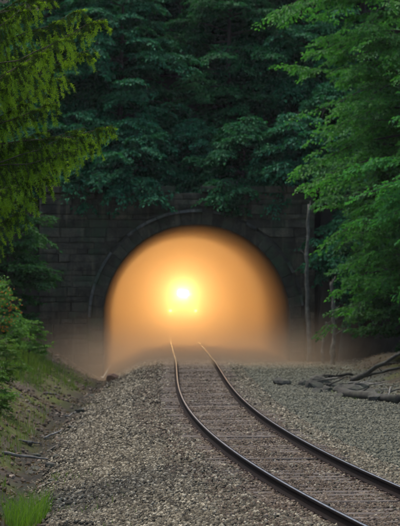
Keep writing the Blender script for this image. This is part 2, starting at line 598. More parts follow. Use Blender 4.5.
courses = []
z = -.5
while z < ZT - .05:
    h = random.choice((.22, .26, .30, .34, .40, .44)); h = min(h, ZT - z); courses.append((z, z + h)); z += h
g_ = .007
for (z0, z1) in courses:
    if z1 - z0 < .12: continue
    spans = []
    hb, ht = half_open(z0, R_HOOD), half_open(z1, R_HOOD)
    if hb == 0: spans = [((XL - AX, XL - AX), (XR - AX, XR - AX))]
    else:
        spans = [((XL - AX, XL - AX), (-hb, -ht)), ((hb, ht), (XR - AX, XR - AX))]
        if ht == 0: spans = [((XL - AX, XL - AX), (-hb, -.02)), ((hb, .02), (XR - AX, XR - AX))]
    for (A, B) in spans:
        a = A[0]; at = A[1]
        while True:
            w = random.uniform(.45, 1.35)
            last = min(B) - a < w + .45
            b, bt = (B if last else (max(a, at) + w, max(a, at) + w))
            if last and min(B) - max(a, at) > 1.5:
                b = bt = (max(a, at) + min(B)) / 2; last = False
            poly = [(a + g_, z0 + g_), (b - g_, z0 + g_), (bt - g_, z1 - g_), (at + g_, z1 - g_)]
            vv, ff = stone_prism(poly, random.uniform(-.05, .02), .08, random.uniform(.010, .03), .022)
            mesh_obj('stone', vv, ff, M['stone'], portal)
            a, at = b, bt
            if last: break

NV = 29
for k in range(NV):
    t0, t1 = math.pi * k / NV + .0010, math.pi * (k + 1) / NV - .0010
    yo = -.07 + random.uniform(-.02, .02)
    ro = R_OUT
    poly = [(-R_IN * math.cos(t0), SPR + R_IN * math.sin(t0)), (-ro * math.cos(t0), SPR + ro * math.sin(t0)),
            (-ro * math.cos(t1), SPR + ro * math.sin(t1)), (-R_IN * math.cos(t1), SPR + R_IN * math.sin(t1))]
    vv, ff = stone_prism(poly, yo + .05, .95, .012)
    mesh_obj('arch_stone', vv, ff, M['ring'], portal)
    if k not in (6, 7, 15, 17, 18, 20, 21, 22, 23, 25, 26, 28):       # weathered hood moulding, lost in places
        r1 = R_HOOD
        poly = [(-R_OUT * math.cos(t0), SPR + R_OUT * math.sin(t0)), (-r1 * math.cos(t0), SPR + r1 * math.sin(t0)),
                (-r1 * math.cos(t1), SPR + r1 * math.sin(t1)), (-R_OUT * math.cos(t1), SPR + R_OUT * math.sin(t1))]
        vv, ff = stone_prism(poly, -.16, .06, .02)
        mesh_obj('hood_stone', vv, ff, M['hood'], portal)
for s in (-1, 1):
    z = -.5
    i = 0
    while z < SPR - .05:
        h = min(random.uniform(.42, .55), SPR - z)
        if SPR - z - h < .2: h = SPR - z
        w = R_HOOD - .0
        q = [(s * R_IN, z + .008), (s * w, z + .008), (s * w, z + h - .008), (s * R_IN, z + h - .008)]
        if s < 0: q = [q[1], q[0], q[3], q[2]]
        vv, ff = stone_prism(q, -.07 + random.uniform(-.02, .02), .95, .025)
        mesh_obj('jamb_stone', vv, ff, M['ring'], portal)
        z += h; i += 1
a = XL - AX - .1
while a < XR - AX:
    w = random.uniform(.8, 1.2)
    if random.random() < .4:
        a += w; continue
    vv, ff = stone_prism([(a + .01, ZT + .005), (a + w - .01, ZT + .005), (a + w - .01, ZT + .28), (a + .01, ZT + .28)], -.16 + random.uniform(-.02, .02), 1.3, .03)
    mesh_obj('coping_stone', vv, ff, M['stone'], portal)
    a += w

# ------------------------------------------------------------------ track
track = empty('railway_track', (0, 0, 0))
tag(track, 'curved single railway track running into the foggy tunnel', 'railway track')
RT = .36
G2 = 1.435 / 2 + .036
prof = [(-.07, 0), (.07, 0), (.07, .013), (.012, .035), (.010, .105), (.034, .118), (.036, .142), (-.036, .142), (-.034, .118), (-.010, .105), (-.012, .035), (-.07, .013)]
ry = np.concatenate([np.arange(12, 100, 1.0), np.arange(100, 161, 3.0)])


def frame_at(y):
    c = float(cx(y)); d = float(cx(y + .5) - cx(y - .5)); t = Vector((d, 1, 0)).normalized()
    return Vector((c, y, 0)), t, Vector((t.y, -t.x, 0))


for s in (-1, 1):
    v = []; f = []; hv = []; hf = []
    n = len(prof)
    for y in ry:
        c, t_, nrm = frame_at(y)
        for (a, b) in prof: v.append(c + nrm * (s * G2 + a) + Vector((0, 0, RT - .15 + b)))
        for (a, b) in ((-.016, .1425), (-.013, .1450), (0, .146), (.013, .1450), (.016, .1425)):
            hv.append(c + nrm * (s * G2 + a) + Vector((0, 0, RT - .15 + b)))
    for i in range(len(ry) - 1):
        for k in range(n):
            a0 = i * n + k; a1 = i * n + (k + 1) % n
            f.append((a0, a1, a1 + n, a0 + n))
        for k in range(4):
            a0 = i * 5 + k; hf.append((a0, a0 + 5, a0 + 6, a0 + 1))
    f.append(tuple(range(n)))
    r = mesh_obj('rail', v, f, M['rail'], track)
    mesh_obj('running_surface', hv, hf, M['railhead'], r, smooth=True)

tie_meshes = []
for k in range(5):
    b = MB(); b.box((0, 0, 0), (2.55, .23, .18), bev=.012)
    me = bpy.data.meshes.new('tie')
    vv = [(p[0] + random.uniform(-.012, .012), p[1] + random.uniform(-.008, .008), p[2] + random.uniform(-.006, .006)) for p in b.v]
    me.from_pydata(vv, [], b.f); me.materials.append(M['tie']); tie_meshes.append(me)
b = MB(); b.box((0, 0, 0), (.25, .17, .016), bev=.004)
for sx in (-.095, .095):
    for sy in (-.05, .05): b.box((sx, sy, .014), (.018, .018, .014))
plate_me = bpy.data.meshes.new('tie_plate'); plate_me.from_pydata(b.v, [], b.f); plate_me.materials.append(M['plate'])
y = 22.0; i = 0
while y < 150:
    c, t_, nrm = frame_at(y)
    ang = math.atan2(t_.x, t_.y)
    o = bpy.data.objects.new('tie', tie_meshes[i % 5]); COL.objects.link(o); o.parent = track
    o.location = c + Vector((random.uniform(-.04, .04), 0, .206 - .09 + random.uniform(-.014, .004)))
    o.rotation_euler = (0, random.uniform(-.004, .004), -ang + random.uniform(-.02, .02))
    if y < 60:
        for s in (-1, 1):
            p = bpy.data.objects.new('tie_plate', plate_me); COL.objects.link(p); p.parent = o
            p.location = (s * G2 , 0, .09 + .0115)
    y += .56; i += 1

# ------------------------------------------------------------------ ballast and gravel (real stones, uncountable)
CUBE = np.array([(i, j, k) for i in (-1, 1) for j in (-1, 1) for k in (-1, 1)], float)
CT = np.array([(0, 1, 3), (0, 3, 2), (4, 6, 7), (4, 7, 5), (0, 4, 5), (0, 5, 1), (2, 3, 7), (2, 7, 6), (0, 2, 6), (0, 6, 4), (1, 5, 7), (1, 7, 3)])


def rand_rot(n):
    q = rng.normal(size=(n, 4)); q /= np.linalg.norm(q, axis=1)[:, None]
    w, x, y, z = q.T
    return np.stack([np.stack([1 - 2 * (y * y + z * z), 2 * (x * y - z * w), 2 * (x * z + y * w)], -1),
                     np.stack([2 * (x * y + z * w), 1 - 2 * (x * x + z * z), 2 * (y * z - x * w)], -1),
                     np.stack([2 * (x * z - y * w), 2 * (y * z + x * w), 1 - 2 * (x * x + y * y)], -1)], 1)


def stones(name, pts, size, material, kind='stuff', label=None, cat=None, parent=None):
    n = len(pts)
    S = CUBE[None] * (1 + rng.uniform(-.38, .38, (n, 8, 3)))
    S *= (size[:, None] * rng.uniform(.65, 1.2, (n, 3)))[:, None, :] * .5
    S = np.einsum('nij,nkj->nki', rand_rot(n), S) + pts[:, None, :]
    T = (CT[None] + (np.arange(n) * 8)[:, None, None])
    o = np_mesh(name, S.reshape(-1, 3), T.reshape(-1, 3), material, parent)
    tag(o, label, cat, None, kind)
    return o


def scatter(y0, y1, o0, o1, dens):
    n = int((y1 - y0) * (o1 - o0) * dens)
    y = rng.uniform(y0, y1, n); o = rng.uniform(o0, o1, n)
    return y, o


Y = []; O = []
for (a, b, d) in ((24, 34, 640), (34, 46, 460), (46, 60, 270), (60, 78, 120), (78, 99, 60)):
    y, o = scatter(a, b, -4.3, 1.7, d); Y.append(y); O.append(o)
Y = np.concatenate(Y); O = np.concatenate(O)
keep = O > edge_left(Y) + .02 + .25 * rng.normal(size=len(Y))
near_rail = np.minimum(np.abs(O - G2), np.abs(O + G2))
keep &= near_rail > .075
X = O + cx(Y)
tie_ph = ((Y - 22.0) / .56) % 1; on_tie = (np.minimum(tie_ph, 1 - tie_ph) < .20) & (np.abs(O) < 1.27)
keep &= ~(on_tie & (rng.random(len(Y)) < np.where(np.abs(O) > .8, .15, .30)))
dirty = (np.abs(O) < 1.0 + .35 * fbm(X * 1.5, Y * .5, 9)) & (rng.random(len(Y)) < .9)
dirty |= (O > -1.9 + .3 * fbm(X, Y * .6, 13)) & (O < .0) & (rng.random(len(Y)) < .55)
Z = ground_z(X, Y)
Pn = np.stack([X, Y, Z + .010 + .012 * rng.random(len(Y)) + .03 * np.exp(-((O + 1.55) / .25) ** 2)], 1)
sz = rng.uniform(.020, .047, len(Y)) * (1 + .12 * np.clip((Y - 40) / 40, 0, 1))
k1 = keep & ~dirty; k2 = keep & dirty
stones('ballast', Pn[k1], sz[k1], M['ballast'], label='pale crushed stone ballast spread beside the rails', cat='ballast')
P2 = Pn[k2].copy(); P2[:, 2] -= .004
stones('rusty_ballast', P2, sz[k2] * .9, M['ballast_dirty'], label='brown rust stained ballast between and along the rails', cat='ballast')
Y = []; O = []
for (a, b, d) in ((28, 40, 200), (40, 55, 170), (55, 75, 100), (75, 98, 35)):
    y, o = scatter(a, b, 1.15, 6.6, d); Y.append(y); O.append(o)
Y = np.concatenate(Y); O = np.concatenate(O); X = O + cx(Y)
Pn = np.stack([X, Y, ground_z(X, Y) + .006], 1)
stones('gravel', Pn, rng.uniform(.022, .05, len(Y)), M['gravel'], label='grey green gravel covering the old track bed', cat='gravel')
# litter of small stones in the ditch and on the bank
y, o = scatter(34, 98, -5.6, -3.2, 7)
keep = o < edge_left(y) + .2; y, o = y[keep], o[keep]; X = o + cx(y)
stones('ditch_rubble', np.stack([X, y, ground_z(X, y) + .01], 1), rng.uniform(.03, .09, len(y)), M['ballast_dirty'], label='small dark rubble scattered along the ditch', cat='rubble')

# ------------------------------------------------------------------ foliage generators
def unit(v): return v / np.maximum(np.linalg.norm(v, axis=-1, keepdims=True), 1e-9)


def leaves(pos, tip, nrm, L, W, fold=.25):
    """kite leaves: pos base (n,3), tip direction, normal, length, width"""
    tip = unit(tip); side = unit(np.cross(tip, nrm)); up = np.cross(side, tip)
    L = L[:, None]; W = W[:, None]
    a = pos; b = pos + tip * L * .45 + side * W * .5 + up * W * fold
    c = pos + tip * L - up * L * .12; d = pos + tip * L * .45 - side * W * .5 + up * W * fold
    V = np.stack([a, b, c, d], 1).reshape(-1, 3)
    n = len(pos); i = (np.arange(n) * 4)[:, None]
    T = np.concatenate([i + np.array([[0, 1, 2]]), i + np.array([[0, 2, 3]])], 1).reshape(-1, 3)
    return V, T


def spray_leaves(base, d, L, n_leaf, leaf, droop, spread, r):
    """a flat fan of leaves around twig segments: base (m,3), d (m,3) direction, L (m,)"""
    m = len(base)
    t = r.uniform(.05, 1, (m, n_leaf))
    side = unit(np.cross(d, np.array([0, 0, 1.0])))
    s = r.normal(0, 1, (m, n_leaf)) * spread * (1.05 - .7 * t)
    p = base[:, None] + d[:, None] * (L[:, None] * t)[..., None] + side[:, None] * (s * L[:, None])[..., None]
    p[..., 2] -= droop * (L[:, None] * t ** 2) + .35 * np.abs(s) * L[:, None] * droop
    p += r.normal(0, .03, p.shape) * L[:, None, None]
    tipd = d[:, None] * 1.0 + side[:, None] * (np.sign(s) * r.uniform(.3, 1.2, s.shape))[..., None]
    tipd = tipd + np.array([0, 0, -.45]) + r.normal(0, .35, p.shape)
    nr = np.array([0, 0, 1.0]) + r.normal(0, .42, p.shape)
    p = p.reshape(-1, 3)
    LL = leaf * r.uniform(.65, 1.3, len(p))
    return leaves(p, tipd.reshape(-1, 3), nr.reshape(-1, 3), LL, LL * r.uniform(.5, .75, len(p)))


def broadleaf(name, loc, height, crown_r, bottom, nb, leaf, material, label, seed, cat='tree', group=None, lean=(0, 0), n_leaf=26, twigs=9, trunk_r=.16, az=None, profile=None, droop=.28, tiers=None, bark='bark', rise=(.05, .45), cut=-99):
    """trunk, drooping layered limbs and a crown of small folded leaves"""
    r = np.random.default_rng(seed)
    root = empty(name, loc)
    tag(root, label, cat, group)
    mb = MB()
    tp = []
    for k in range(9):
        u = k / 8
        tp.append((lean[0] * u ** 1.4 + .10 * math.sin(3 * u + seed), lean[1] * u ** 1.4 + .10 * math.cos(2.3 * u + seed), -.35 + (height * .96 + .35) * u))
    mb.tube(tp, [trunk_r * (1 - .88 * (k / 8)) for k in range(9)], 8)
    tpa = np.array(tp)
    B = []; D = []; Ls = []
    hs = r.uniform(bottom, .98, nb) if tiers is None else bottom + (.98 - bottom) * (np.floor(r.uniform(0, 1, nb) * tiers) + r.normal(0, .12, nb)) / tiers
    for i in range(nb):
        u = float(np.clip(hs[i], bottom * .9, .985))
        z = u * height
        k = (z + .35) / (height * .96 + .35) * 8
        k0 = int(min(max(k, 0), 7)); fr = min(k - k0, 1); st = tpa[k0] * (1 - fr) + tpa[k0 + 1] * fr
        pf = profile(u) if profile else max(.15, min(1, 1.25 * (1 - (u - bottom) / (1 - bottom)) ** .6) * (.72 + .28 * min(1, 4 * (u - bottom) / (1 - bottom))))
        ln = crown_r * pf * r.uniform(.55, 1.12)
        a = r.uniform(0, 2 * math.pi) if az is None else r.normal(az[0], az[1])
        el = r.uniform(*rise)
        dr = np.array([math.cos(a) * math.cos(el), math.sin(a) * math.cos(el), math.sin(el)])
        pts = []
        bend = r.uniform(.15, .5)
        for q in range(6):
            w = q / 5
            p = st + dr * ln * w; p = p + np.array([0, 0, -bend * ln * w * w]) + r.normal(0, .02, 3) * ln * w
            pts.append(p)
        br = trunk_r * .34 * (1 - .7 * u) * min(1, ln / crown_r + .3)
        mb.tube(pts, [max(.006, br * (1 - .85 * q / 5)) for q in range(6)], 5, cap=False)
        pts = np.array(pts)
        nt = max(3, int(twigs * ln / crown_r * 1.4))
        for q in range(nt):
            w = r.uniform(.22, 1.0) ** .8 * 5
            q0 = int(min(w, 4)); fr = w - q0; bp = pts[q0] * (1 - fr) + pts[q0 + 1] * fr
            td = unit(pts[q0 + 1] - pts[q0])
            sd_ = np.array([td[1], -td[0], 0]); sg = r.choice((-1, 1))
            dd = unit(td * r.uniform(.3, 1.0) + sd_ * sg * r.uniform(.3, 1.0) + np.array([0, 0, r.uniform(-.15, .22)]))
            tl = r.uniform(.45, 1.1) * (.35 + .32 * ln ** .5)
            if bp[2] + dd[2] * tl - droop * tl < cut: continue
            B.append(bp); D.append(dd); Ls.append(tl)
            e_ = bp + dd * tl * .9; e_[2] -= droop * tl * .7
            if r.random() < .5: mb.tube([bp, (bp + e_) / 2 + np.array([0, 0, .05 * tl]), e_], [.010, .007, .003], 3, cap=False)
    mb.build('trunk', M[bark], root, smooth=True)
    V, T = spray_leaves(np.array(B), np.array(D), np.array(Ls), n_leaf, leaf, droop, .30, r)
    np_mesh('crown', V, T, material, root)
    return root


def solid(o):
    import bmesh
    bm = bmesh.new(); bm.from_mesh(o.data); bmesh.ops.recalc_face_normals(bm, faces=bm.faces); bm.to_mesh(o.data); bm.free()
    return o


def dup(root, loc, rz, scale, label):
    o = root.copy(); COL.objects.link(o); o.location = loc; o.rotation_euler = (0, 0, rz); o.scale = (scale,) * 3
    o['label'] = label
    for ch in root.children:
        c = ch.copy(); COL.objects.link(c); c.parent = o
    return o


# --- dark trees on the hill above the portal
def on(x, D): return (x, D, gz(x, D) - .05)


GB = 'trees on the hill above the portal'
back_a = broadleaf('hillside_tree', on(-3.4, 104.0), 9.5, 3.6, .04, 130, .145, M['leaf_back'], 'dark bluish green tree with layered boughs on the wall top left of the arch crown', 11, group=GB, n_leaf=44, twigs=11, tiers=11, az=None)
back_b = broadleaf('hillside_tree', on(1.2, 105.5), 9.0, 3.2, .04, 120, .14, M['leaf_back'], 'dark bluish green tree rising behind the wall above the arch crown', 12, group=GB, n_leaf=44, twigs=11, tiers=10)
spots = [(back_a, -6.9, 105.5, 2.2, 1.05, 'teal green layered tree behind the drooping spruce boughs'),
         (back_b, -.9, 109.5, 4.1, 1.10, 'shaded tree set back on the slope directly over the arch'),
         (back_a, 4.6, 107.5, 3.4, 1.00, 'shaded tree in the dark gap beside the bright leaning tree'),
         (back_b, -5.0, 111.0, .8, 1.25, 'tall shaded tree farther up the slope behind the wall top'),
         (back_a, 2.4, 113.0, 5.3, 1.20, 'tall dim tree high on the slope behind the arch crown tree'),
         (back_b, 7.6, 110.5, 2.6, 1.20, 'dim tree high on the slope behind the bright leaning tree'),
         (back_a, -9.4, 108.5, 1.3, 1.15, 'dim tree high on the slope behind the spruce'),
         (back_b, -2.2, 117.0, 3.0, 1.35, 'uppermost dim tree on the slope over the tunnel'),
         (back_a, 6.0, 118.0, .4, 1.35, 'uppermost dim tree on the slope behind the right bank')]
for (src, x, D, rz, sc_, lb) in spots:
    dup(src, on(x, D), rz, sc_, lb)

GU = 'bushes along the top of the portal wall'
ub = broadleaf('hill_bush', on(-5.2, 101.4), 3.4, 2.0, .02, 110, .14, M['leaf_back'], 'dark bush spilling over the left end of the wall top', 62, cat='shrub', group=GU, n_leaf=40, twigs=10, trunk_r=.07, rise=(-.15, .7), droop=.5, cut=-.75)
for (x, D, rz, sc_, lb) in ((-2.7, 101.3, 2.0, 1.15, 'dark bush spilling over the wall top left of the vine'), (-.4, 102.5, .7, 0.88, 'dark bush on the wall top over the arch crown'),
                            (1.9, 101.3, 1.0, 1.10, 'dark bush on the wall top right of the vine'), (4.1, 101.3, 5.2, 1.15, 'dark bush at the right end of the wall top'),
                            (-7.4, 103.2, 3.0, 1.2, 'dark bush on the slope left of the wall top'), (6.0, 103.5, .5, 1.25, 'dark bush on the slope right of the wall top'),
                            (-4.0, 106.5, 2.6, 1.3, 'dark bush on the slope behind the wall top bushes'), (2.9, 107.0, 3.7, 1.3, 'shaded bush on the slope under the arch crown tree'),
                            (-.6, 113.5, 1.6, 1.6, 'shaded bush high on the slope over the arch'), (6.5, 99.2, 2.2, .95, 'dark bush at the foot of the slope beside the tall dead trunk'), (8.0, 98.0, 4.4, 1.2, 'dark bush on the right slope behind the short dead trunk'), (5.9, 101.3, 3.3, 1.0, 'dark bush halfway up the slope right of the wall')):
    dup(ub, on(x, D), rz, sc_, lb)

# --- bright tree leaning over the track from the right bank
broadleaf('leaning_tree', on(8.6, 84.0), 15.0, 6.0, .16, 230, .13, M['leaf_right'], 'fresh green tree leaning over the gravel from the right bank', 31, n_leaf=42, twigs=13, lean=(-1.6, -.5), trunk_r=.24, tiers=14, profile=lambda u: (.55 + .55 * max(0, (u - .2)) if u < .75 else .97 * max(.25, 1 - (u - .75) * 1.6)))
broadleaf('bank_tree', on(7.6, 90.0), 8.0, 3.0, .12, 90, .13, M['leaf_mid'], 'darker green tree under the leaning tree on the right bank', 33, n_leaf=38, twigs=11, trunk_r=.13, tiers=9)
broadleaf('bank_tree', on(8.4, 89.0), 14.0, 4.4, .15, 150, .13, M['leaf_mid'], 'tall mid green tree standing behind the leaning tree', 39, n_leaf=38, twigs=12, trunk_r=.2, tiers=13)
broadleaf('bank_tree', on(9.6, 78.0), 12.0, 4.6, .15, 110, .13, M['leaf_right'], 'yellow green tree on the right bank in front of the leaning tree', 37, n_leaf=40, twigs=12, trunk_r=.2, tiers=12)

# --- left bank
broadleaf('bank_tree', on(-9.2, 92.0), 10.5, 3.6, .10, 95, .13, M['leaf_mid'], 'mid green tree on the left bank behind the spruce', 41, n_leaf=38, twigs=11, trunk_r=.15, tiers=10)
broadleaf('shrub', on(-7.3, 90.0), 5.2, 1.8, .05, 85, .12, M['leaf_mid'], 'leafy green shrub beside the left end of the portal wall', 43, cat='shrub', n_leaf=34, twigs=9, trunk_r=.06, rise=(.2, .8))
broadleaf('shrub', on(-6.9, 80.0), 2.1, 1.1, .05, 34, .10, M['leaf_bush'], 'low bright green shrub on the left bank below the spruce', 44, cat='shrub', n_leaf=24, twigs=8, trunk_r=.04, rise=(.2, .9))
fl = broadleaf('flowering_shrub', on(-6.7, 76.5), 2.7, 1.15, .08, 26, .085, M['leaf_bush'], 'green shrub with orange flowers on the left bank', 45, cat='shrub', n_leaf=11, twigs=8, trunk_r=.04, rise=(.3, 1.0))
r = np.random.default_rng(5)
n = 300
dirs = unit(r.normal(size=(n, 3))); pts = np.array([0, 0, 1.55]) + dirs * np.array([.95, .95, .95]) * r.uniform(.6, 1.05, (n, 1))
Vf, Tf = leaves(pts, dirs + r.normal(0, .4, (n, 3)), r.normal(size=(n, 3)), r.uniform(.06, .11, n), r.uniform(.05, .08, n))
np_mesh('flowers', Vf, Tf, M['flower'], fl)['kind'] = 'stuff'

lowb = bpy.data.objects['shrub.001'] if 'shrub.001' in bpy.data.objects else bpy.data.objects['shrub']
dup(lowb, on(-5.6, 69.0), 1.0, .62, 'small scrubby shrub low on the left bank near the dark branch')
dup(lowb, on(-5.9, 84.0), 2.4, .75, 'small scrubby shrub on the left bank by the drifting mist')
dup(lowb, on(-5.0, 59.0), 4.0, .50, 'smallest scrubby shrub on the left bank above the ditch')

# --- vine on the wall above the crown
vn = empty('vine', (1.0, PORT - .05, 6.9)); tag(vn, 'green vine hanging down the wall over the arch crown', 'vine')
mb = MB(); B = []; D = []; Ls = []
r = np.random.default_rng(8)
for k in range(16):
    x0 = r.uniform(-.5, .6); p = [np.array([x0, -.02, .75])]
    for q in range(5): p.append(p[-1] + np.array([r.normal(0, .07), -.02 * r.random(), -r.uniform(.12, .32)]))
    mb.tube(p, [.012, .010, .009, .007, .005, .003], 4, cap=False)
    for q in range(1, 6):
        for s in range(3):
            B.append(p[q]); D.append(unit(np.array([r.normal(0, 1), -.5, -.5]))); Ls.append(r.uniform(.12, .28))
mb.build('stem', M['bark'], vn)
Vv, Tv = spray_leaves(np.array(B), np.array(D), np.array(Ls), 7, .11, .3, .3, r)
np_mesh('foliage', Vv, Tv, M['vine'], vn)

# --- spruce in front at the left, boughs reaching into the picture
SP = Vector((-4.5, 40, 0)); SP.z = gz(-4.5, 40) - .1
sp = empty('spruce_tree', SP)
tag(sp, 'yellow green spruce with drooping boughs hanging in from the left', 'tree')
mb = MB(); hsp = 12.5
mb.tube([(0, 0, -.3), (.03, 0, 3), (0, .04, 6.5), (.03, .02, 9.5), (0, 0, hsp)], [.21, .18, .13, .08, .015], 10)
r = np.random.default_rng(21)
boughs = []
for (tx, ty, D, st_z, arch) in ((106, 20, 39.4, 6.9, .10), (84, 8, 40.6, 7.0, .06), (90, 50, 40.2, 6.5, .12), (70, 36, 39.0, 6.6, .12), (114, 128, 39.6, 5.6, .05), (100, 138, 40.4, 5.4, .06),
                                (66, 74, 40.7, 6.0, .10), (84, 148, 39.2, 5.2, .06), (60, 100, 39.5, 5.9, .10), (70, 158, 40.8, 5.0, .08), (50, 176, 39.6, 4.7, .08), (38, 196, 40.2, 4.4, .08),
                                (26, 214, 39.4, 4.1, .08), (48, 128, 39.9, 5.4, .1), (44, 0, 40.2, 7.3, .1), (56, -14, 40.6, 7.6, .1),
                                (18, 184, 38.6, 4.7, .1), ):
    tip = px(tx, ty, D) - SP
    boughs.append((np.array([0, 0, st_z - SP.z]), np.array(tip), arch, 1))
    if r.random() < .6: boughs.append((np.array([0, 0, st_z - SP.z - .12]), np.array(tip) * np.array([.9, 1, 1]) + r.normal(0, .16, 3) - np.array([.15, 0, .12]), arch, 1))
for k in range(46):
    z = r.uniform(3.8, 12.0); a = r.uniform(0, 6.283); ln = 2.5 * (1 - (z - 3) / 10.5) + .3
    if math.cos(a) > .45 and z < 8.3: continue
    boughs.append((np.array([0, 0, z]), np.array([math.cos(a) * ln, math.sin(a) * ln, z - .25 * ln]), .08, .5))
nb_p = []; nb_t = []; nb_n = []; nb_tip = []
for (st, tip, arch, dens) in boughs:
    ln = np.linalg.norm(tip - st); pts = []
    for q in range(9):
        w = q / 8
        p = st * (1 - w) + tip * w; p[2] -= arch * ln * math.sin(math.pi * min(1, w * 1.1)); p += r.normal(0, .012, 3) * ln * w
        pts.append(p)
    pts = np.array(pts)
    mb.tube(pts, [max(.004, .019 * (1 - .88 * q / 8)) for q in range(9)], 6, cap=False)
    bd = unit(tip - st); sdv = unit(np.cross(bd, [0, 0, 1.0]))
    nt = int(ln * 17 * dens)
    twl = []
    for q in range(nt):
        w = .15 + .85 * (q + r.random()) / nt
        k = w * 8; k0 = int(min(k, 7)); fr = k - k0; bp = pts[k0] * (1 - fr) + pts[k0 + 1] * fr
        sg = 1 if q % 2 else -1
        sp_ = r.uniform(.0, .35)
        dr = unit(bd * r.uniform(.0, .5) + sdv * sg * sp_ + np.array([0, 0, -r.uniform(.5, 1.2)]))
        tl = r.uniform(.20, .75) * (1.1 - .68 * w)
        twl.append((bp, dr, tl))
        for h_ in range(int(r.integers(0, 2))):
            d2 = unit(dr + r.normal(0, .45, 3)); twl.append((bp + dr * tl * r.uniform(.2, .7), d2, tl * .5))
    for (a_, l_) in ((-2, .22), (-3, .26)):
        twl.append((pts[a_], unit(pts[-1] - pts[a_]), l_))
    for q in range(2, 8):        # needles along the bough itself
        twl.append((pts[q], unit(pts[q + 1] - pts[q]), ln / 8))
    for (bp, dr, tl) in twl:
        cur = [bp + dr * tl * w + np.array([0, 0, -.25 * tl * w * w]) for w in (0, .5, 1)]
        mb.tube(cur, [.005, .003, .0015], 3, cap=False)
        n = int((tl * 520 + 10) * (1 if dens == 1 else .5))
        w = r.random(n); p = bp + dr * (tl * w)[:, None]; p[:, 2] -= .25 * tl * w * w
        rad = unit(r.normal(size=(n, 3))); nb_tip.append(w > r.uniform(.25, .75))
        nb_p.append(p); nb_t.append(unit(rad * .9 + dr * .7)); nb_n.append(unit(r.normal(size=(n, 3))))
mb.build('trunk', M['bark_spruce'], sp, smooth=True)
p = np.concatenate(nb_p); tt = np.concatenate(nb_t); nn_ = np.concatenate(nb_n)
at_tip = np.concatenate(nb_tip)
for nm, k_, mt in (('crown', ~at_tip, 'needle'), ('tip_needles', at_tip, 'needle_tip')):
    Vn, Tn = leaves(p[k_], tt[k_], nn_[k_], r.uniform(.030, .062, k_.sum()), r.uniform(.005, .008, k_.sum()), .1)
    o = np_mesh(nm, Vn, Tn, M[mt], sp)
    if nm == 'tip_needles': o['kind'] = 'stuff'


# ------------------------------------------------------------------ grass (nobody could count it)
def grass(name, pts, h, wid, material, label, seed, lean=.35):
    r = np.random.default_rng(seed); n = len(pts)
    a = r.uniform(0, 6.283, n); d = np.stack([np.cos(a), np.sin(a), np.zeros(n)], 1); s = np.stack([-np.sin(a), np.cos(a), np.zeros(n)], 1)
    h = h * r.uniform(.5, 1.2, n); ln = lean * r.uniform(.2, 1.5, n)
    b0 = pts - s * wid / 2; b1 = pts + s * wid / 2
    mid = pts + d * (h * ln * .3)[:, None]; mid[:, 2] += h * .6
    tp = pts + d * (h * ln)[:, None]; tp[:, 2] += h
    V = np.stack([b0, b1, mid - s * wid * .35, mid + s * wid * .35, tp], 1).reshape(-1, 3)
    i = (np.arange(n) * 5)[:, None]
    T = np.concatenate([i + np.array([[0, 1, 3]]), i + np.array([[0, 3, 2]]), i + np.array([[2, 3, 4]])], 1).reshape(-1, 3)
    o = np_mesh(name, V, T, material)
    return tag(o, label, 'grass', None, 'stuff')


def gpts(n, xf, yr, seed, mask=None):
    r = np.random.default_rng(seed)
    y = r.uniform(*yr, n); x = xf(y, r.random(n))
    if mask is not None:
        k = mask(x, y); x, y = x[k], y[k]
    return np.stack([x, y, ground_z(x, y) - .01], 1)


# bright tuft in the lower left corner
c0 = px(24, 515, 37.5)
tuft = gpts(1300, lambda y, u: -2.62 + (u - .5) * .8, (34.2, 38.2), 1, lambda x, y: ((x + 2.62) / .36) ** 2 + ((y - 36.2) / 1.8) ** 2 < .75 + .5 * fbm(x * 9, y * 3, 77))
grass('grass_tuft', tuft, .50, .009, M['grass_bright'], 'bright green grass tuft growing beside the ditch', 2, .8)
bank = gpts(9000, lambda y, u: cx(y) + edge_left(y) - .75 - 3.2 * u, (40, 98), 3, lambda x, y: fbm(x * .9, y * .5, 17) > -.1)
grass('bank_grass', bank, .20, .012, M['grass'], 'short mossy grass on the left bank above the ditch', 4)
b2 = gpts(5500, lambda y, u: -8.6 + 4.2 * u, (72, 92), 5, lambda x, y: (x < cx(y) + edge_left(y) - 1.9 + .9 * fbm(x * 1.7, y * .8, 78)) & (fbm(x * 2.3, y * 1.1, 79) > -.35))
grass('tall_grass', b2, .50, .014, M['grass'], 'tall fresh grass under the shrubs on the left bank', 6)
b3 = gpts(2600, lambda y, u: cx(y) + edge_left(y) - 1.8 + 1.6 * u, (34, 70), 7, lambda x, y: fbm(x * 1.4, y * .8, 19) > .15)
grass('dry_grass', b3, .16, .010, M['dry'], 'dry straw coloured grass stalks along the ditch edge', 8, .8)
b5 = gpts(420, lambda y, u: cx(y) + edge_left(y) + .05 + 1.1 * u * u, (27, 44), 12, lambda x, y: fbm(x * 2.4, y * 1.2, 29) > .1)
grass('ballast_weeds', b5, .13, .012, M['grass'], 'sparse yellowish weeds growing through the ballast edge', 13, .8)
b4 = gpts(5200, lambda y, u: cx(y) + 3.6 + 3.6 * u, (58, 80), 9, lambda x, y: fbm(x * .8, y * .45, 23) > .25)
grass('verge_grass', b4, .09, .010, M['grass'], 'thin mossy grass patches on the right gravel', 10)

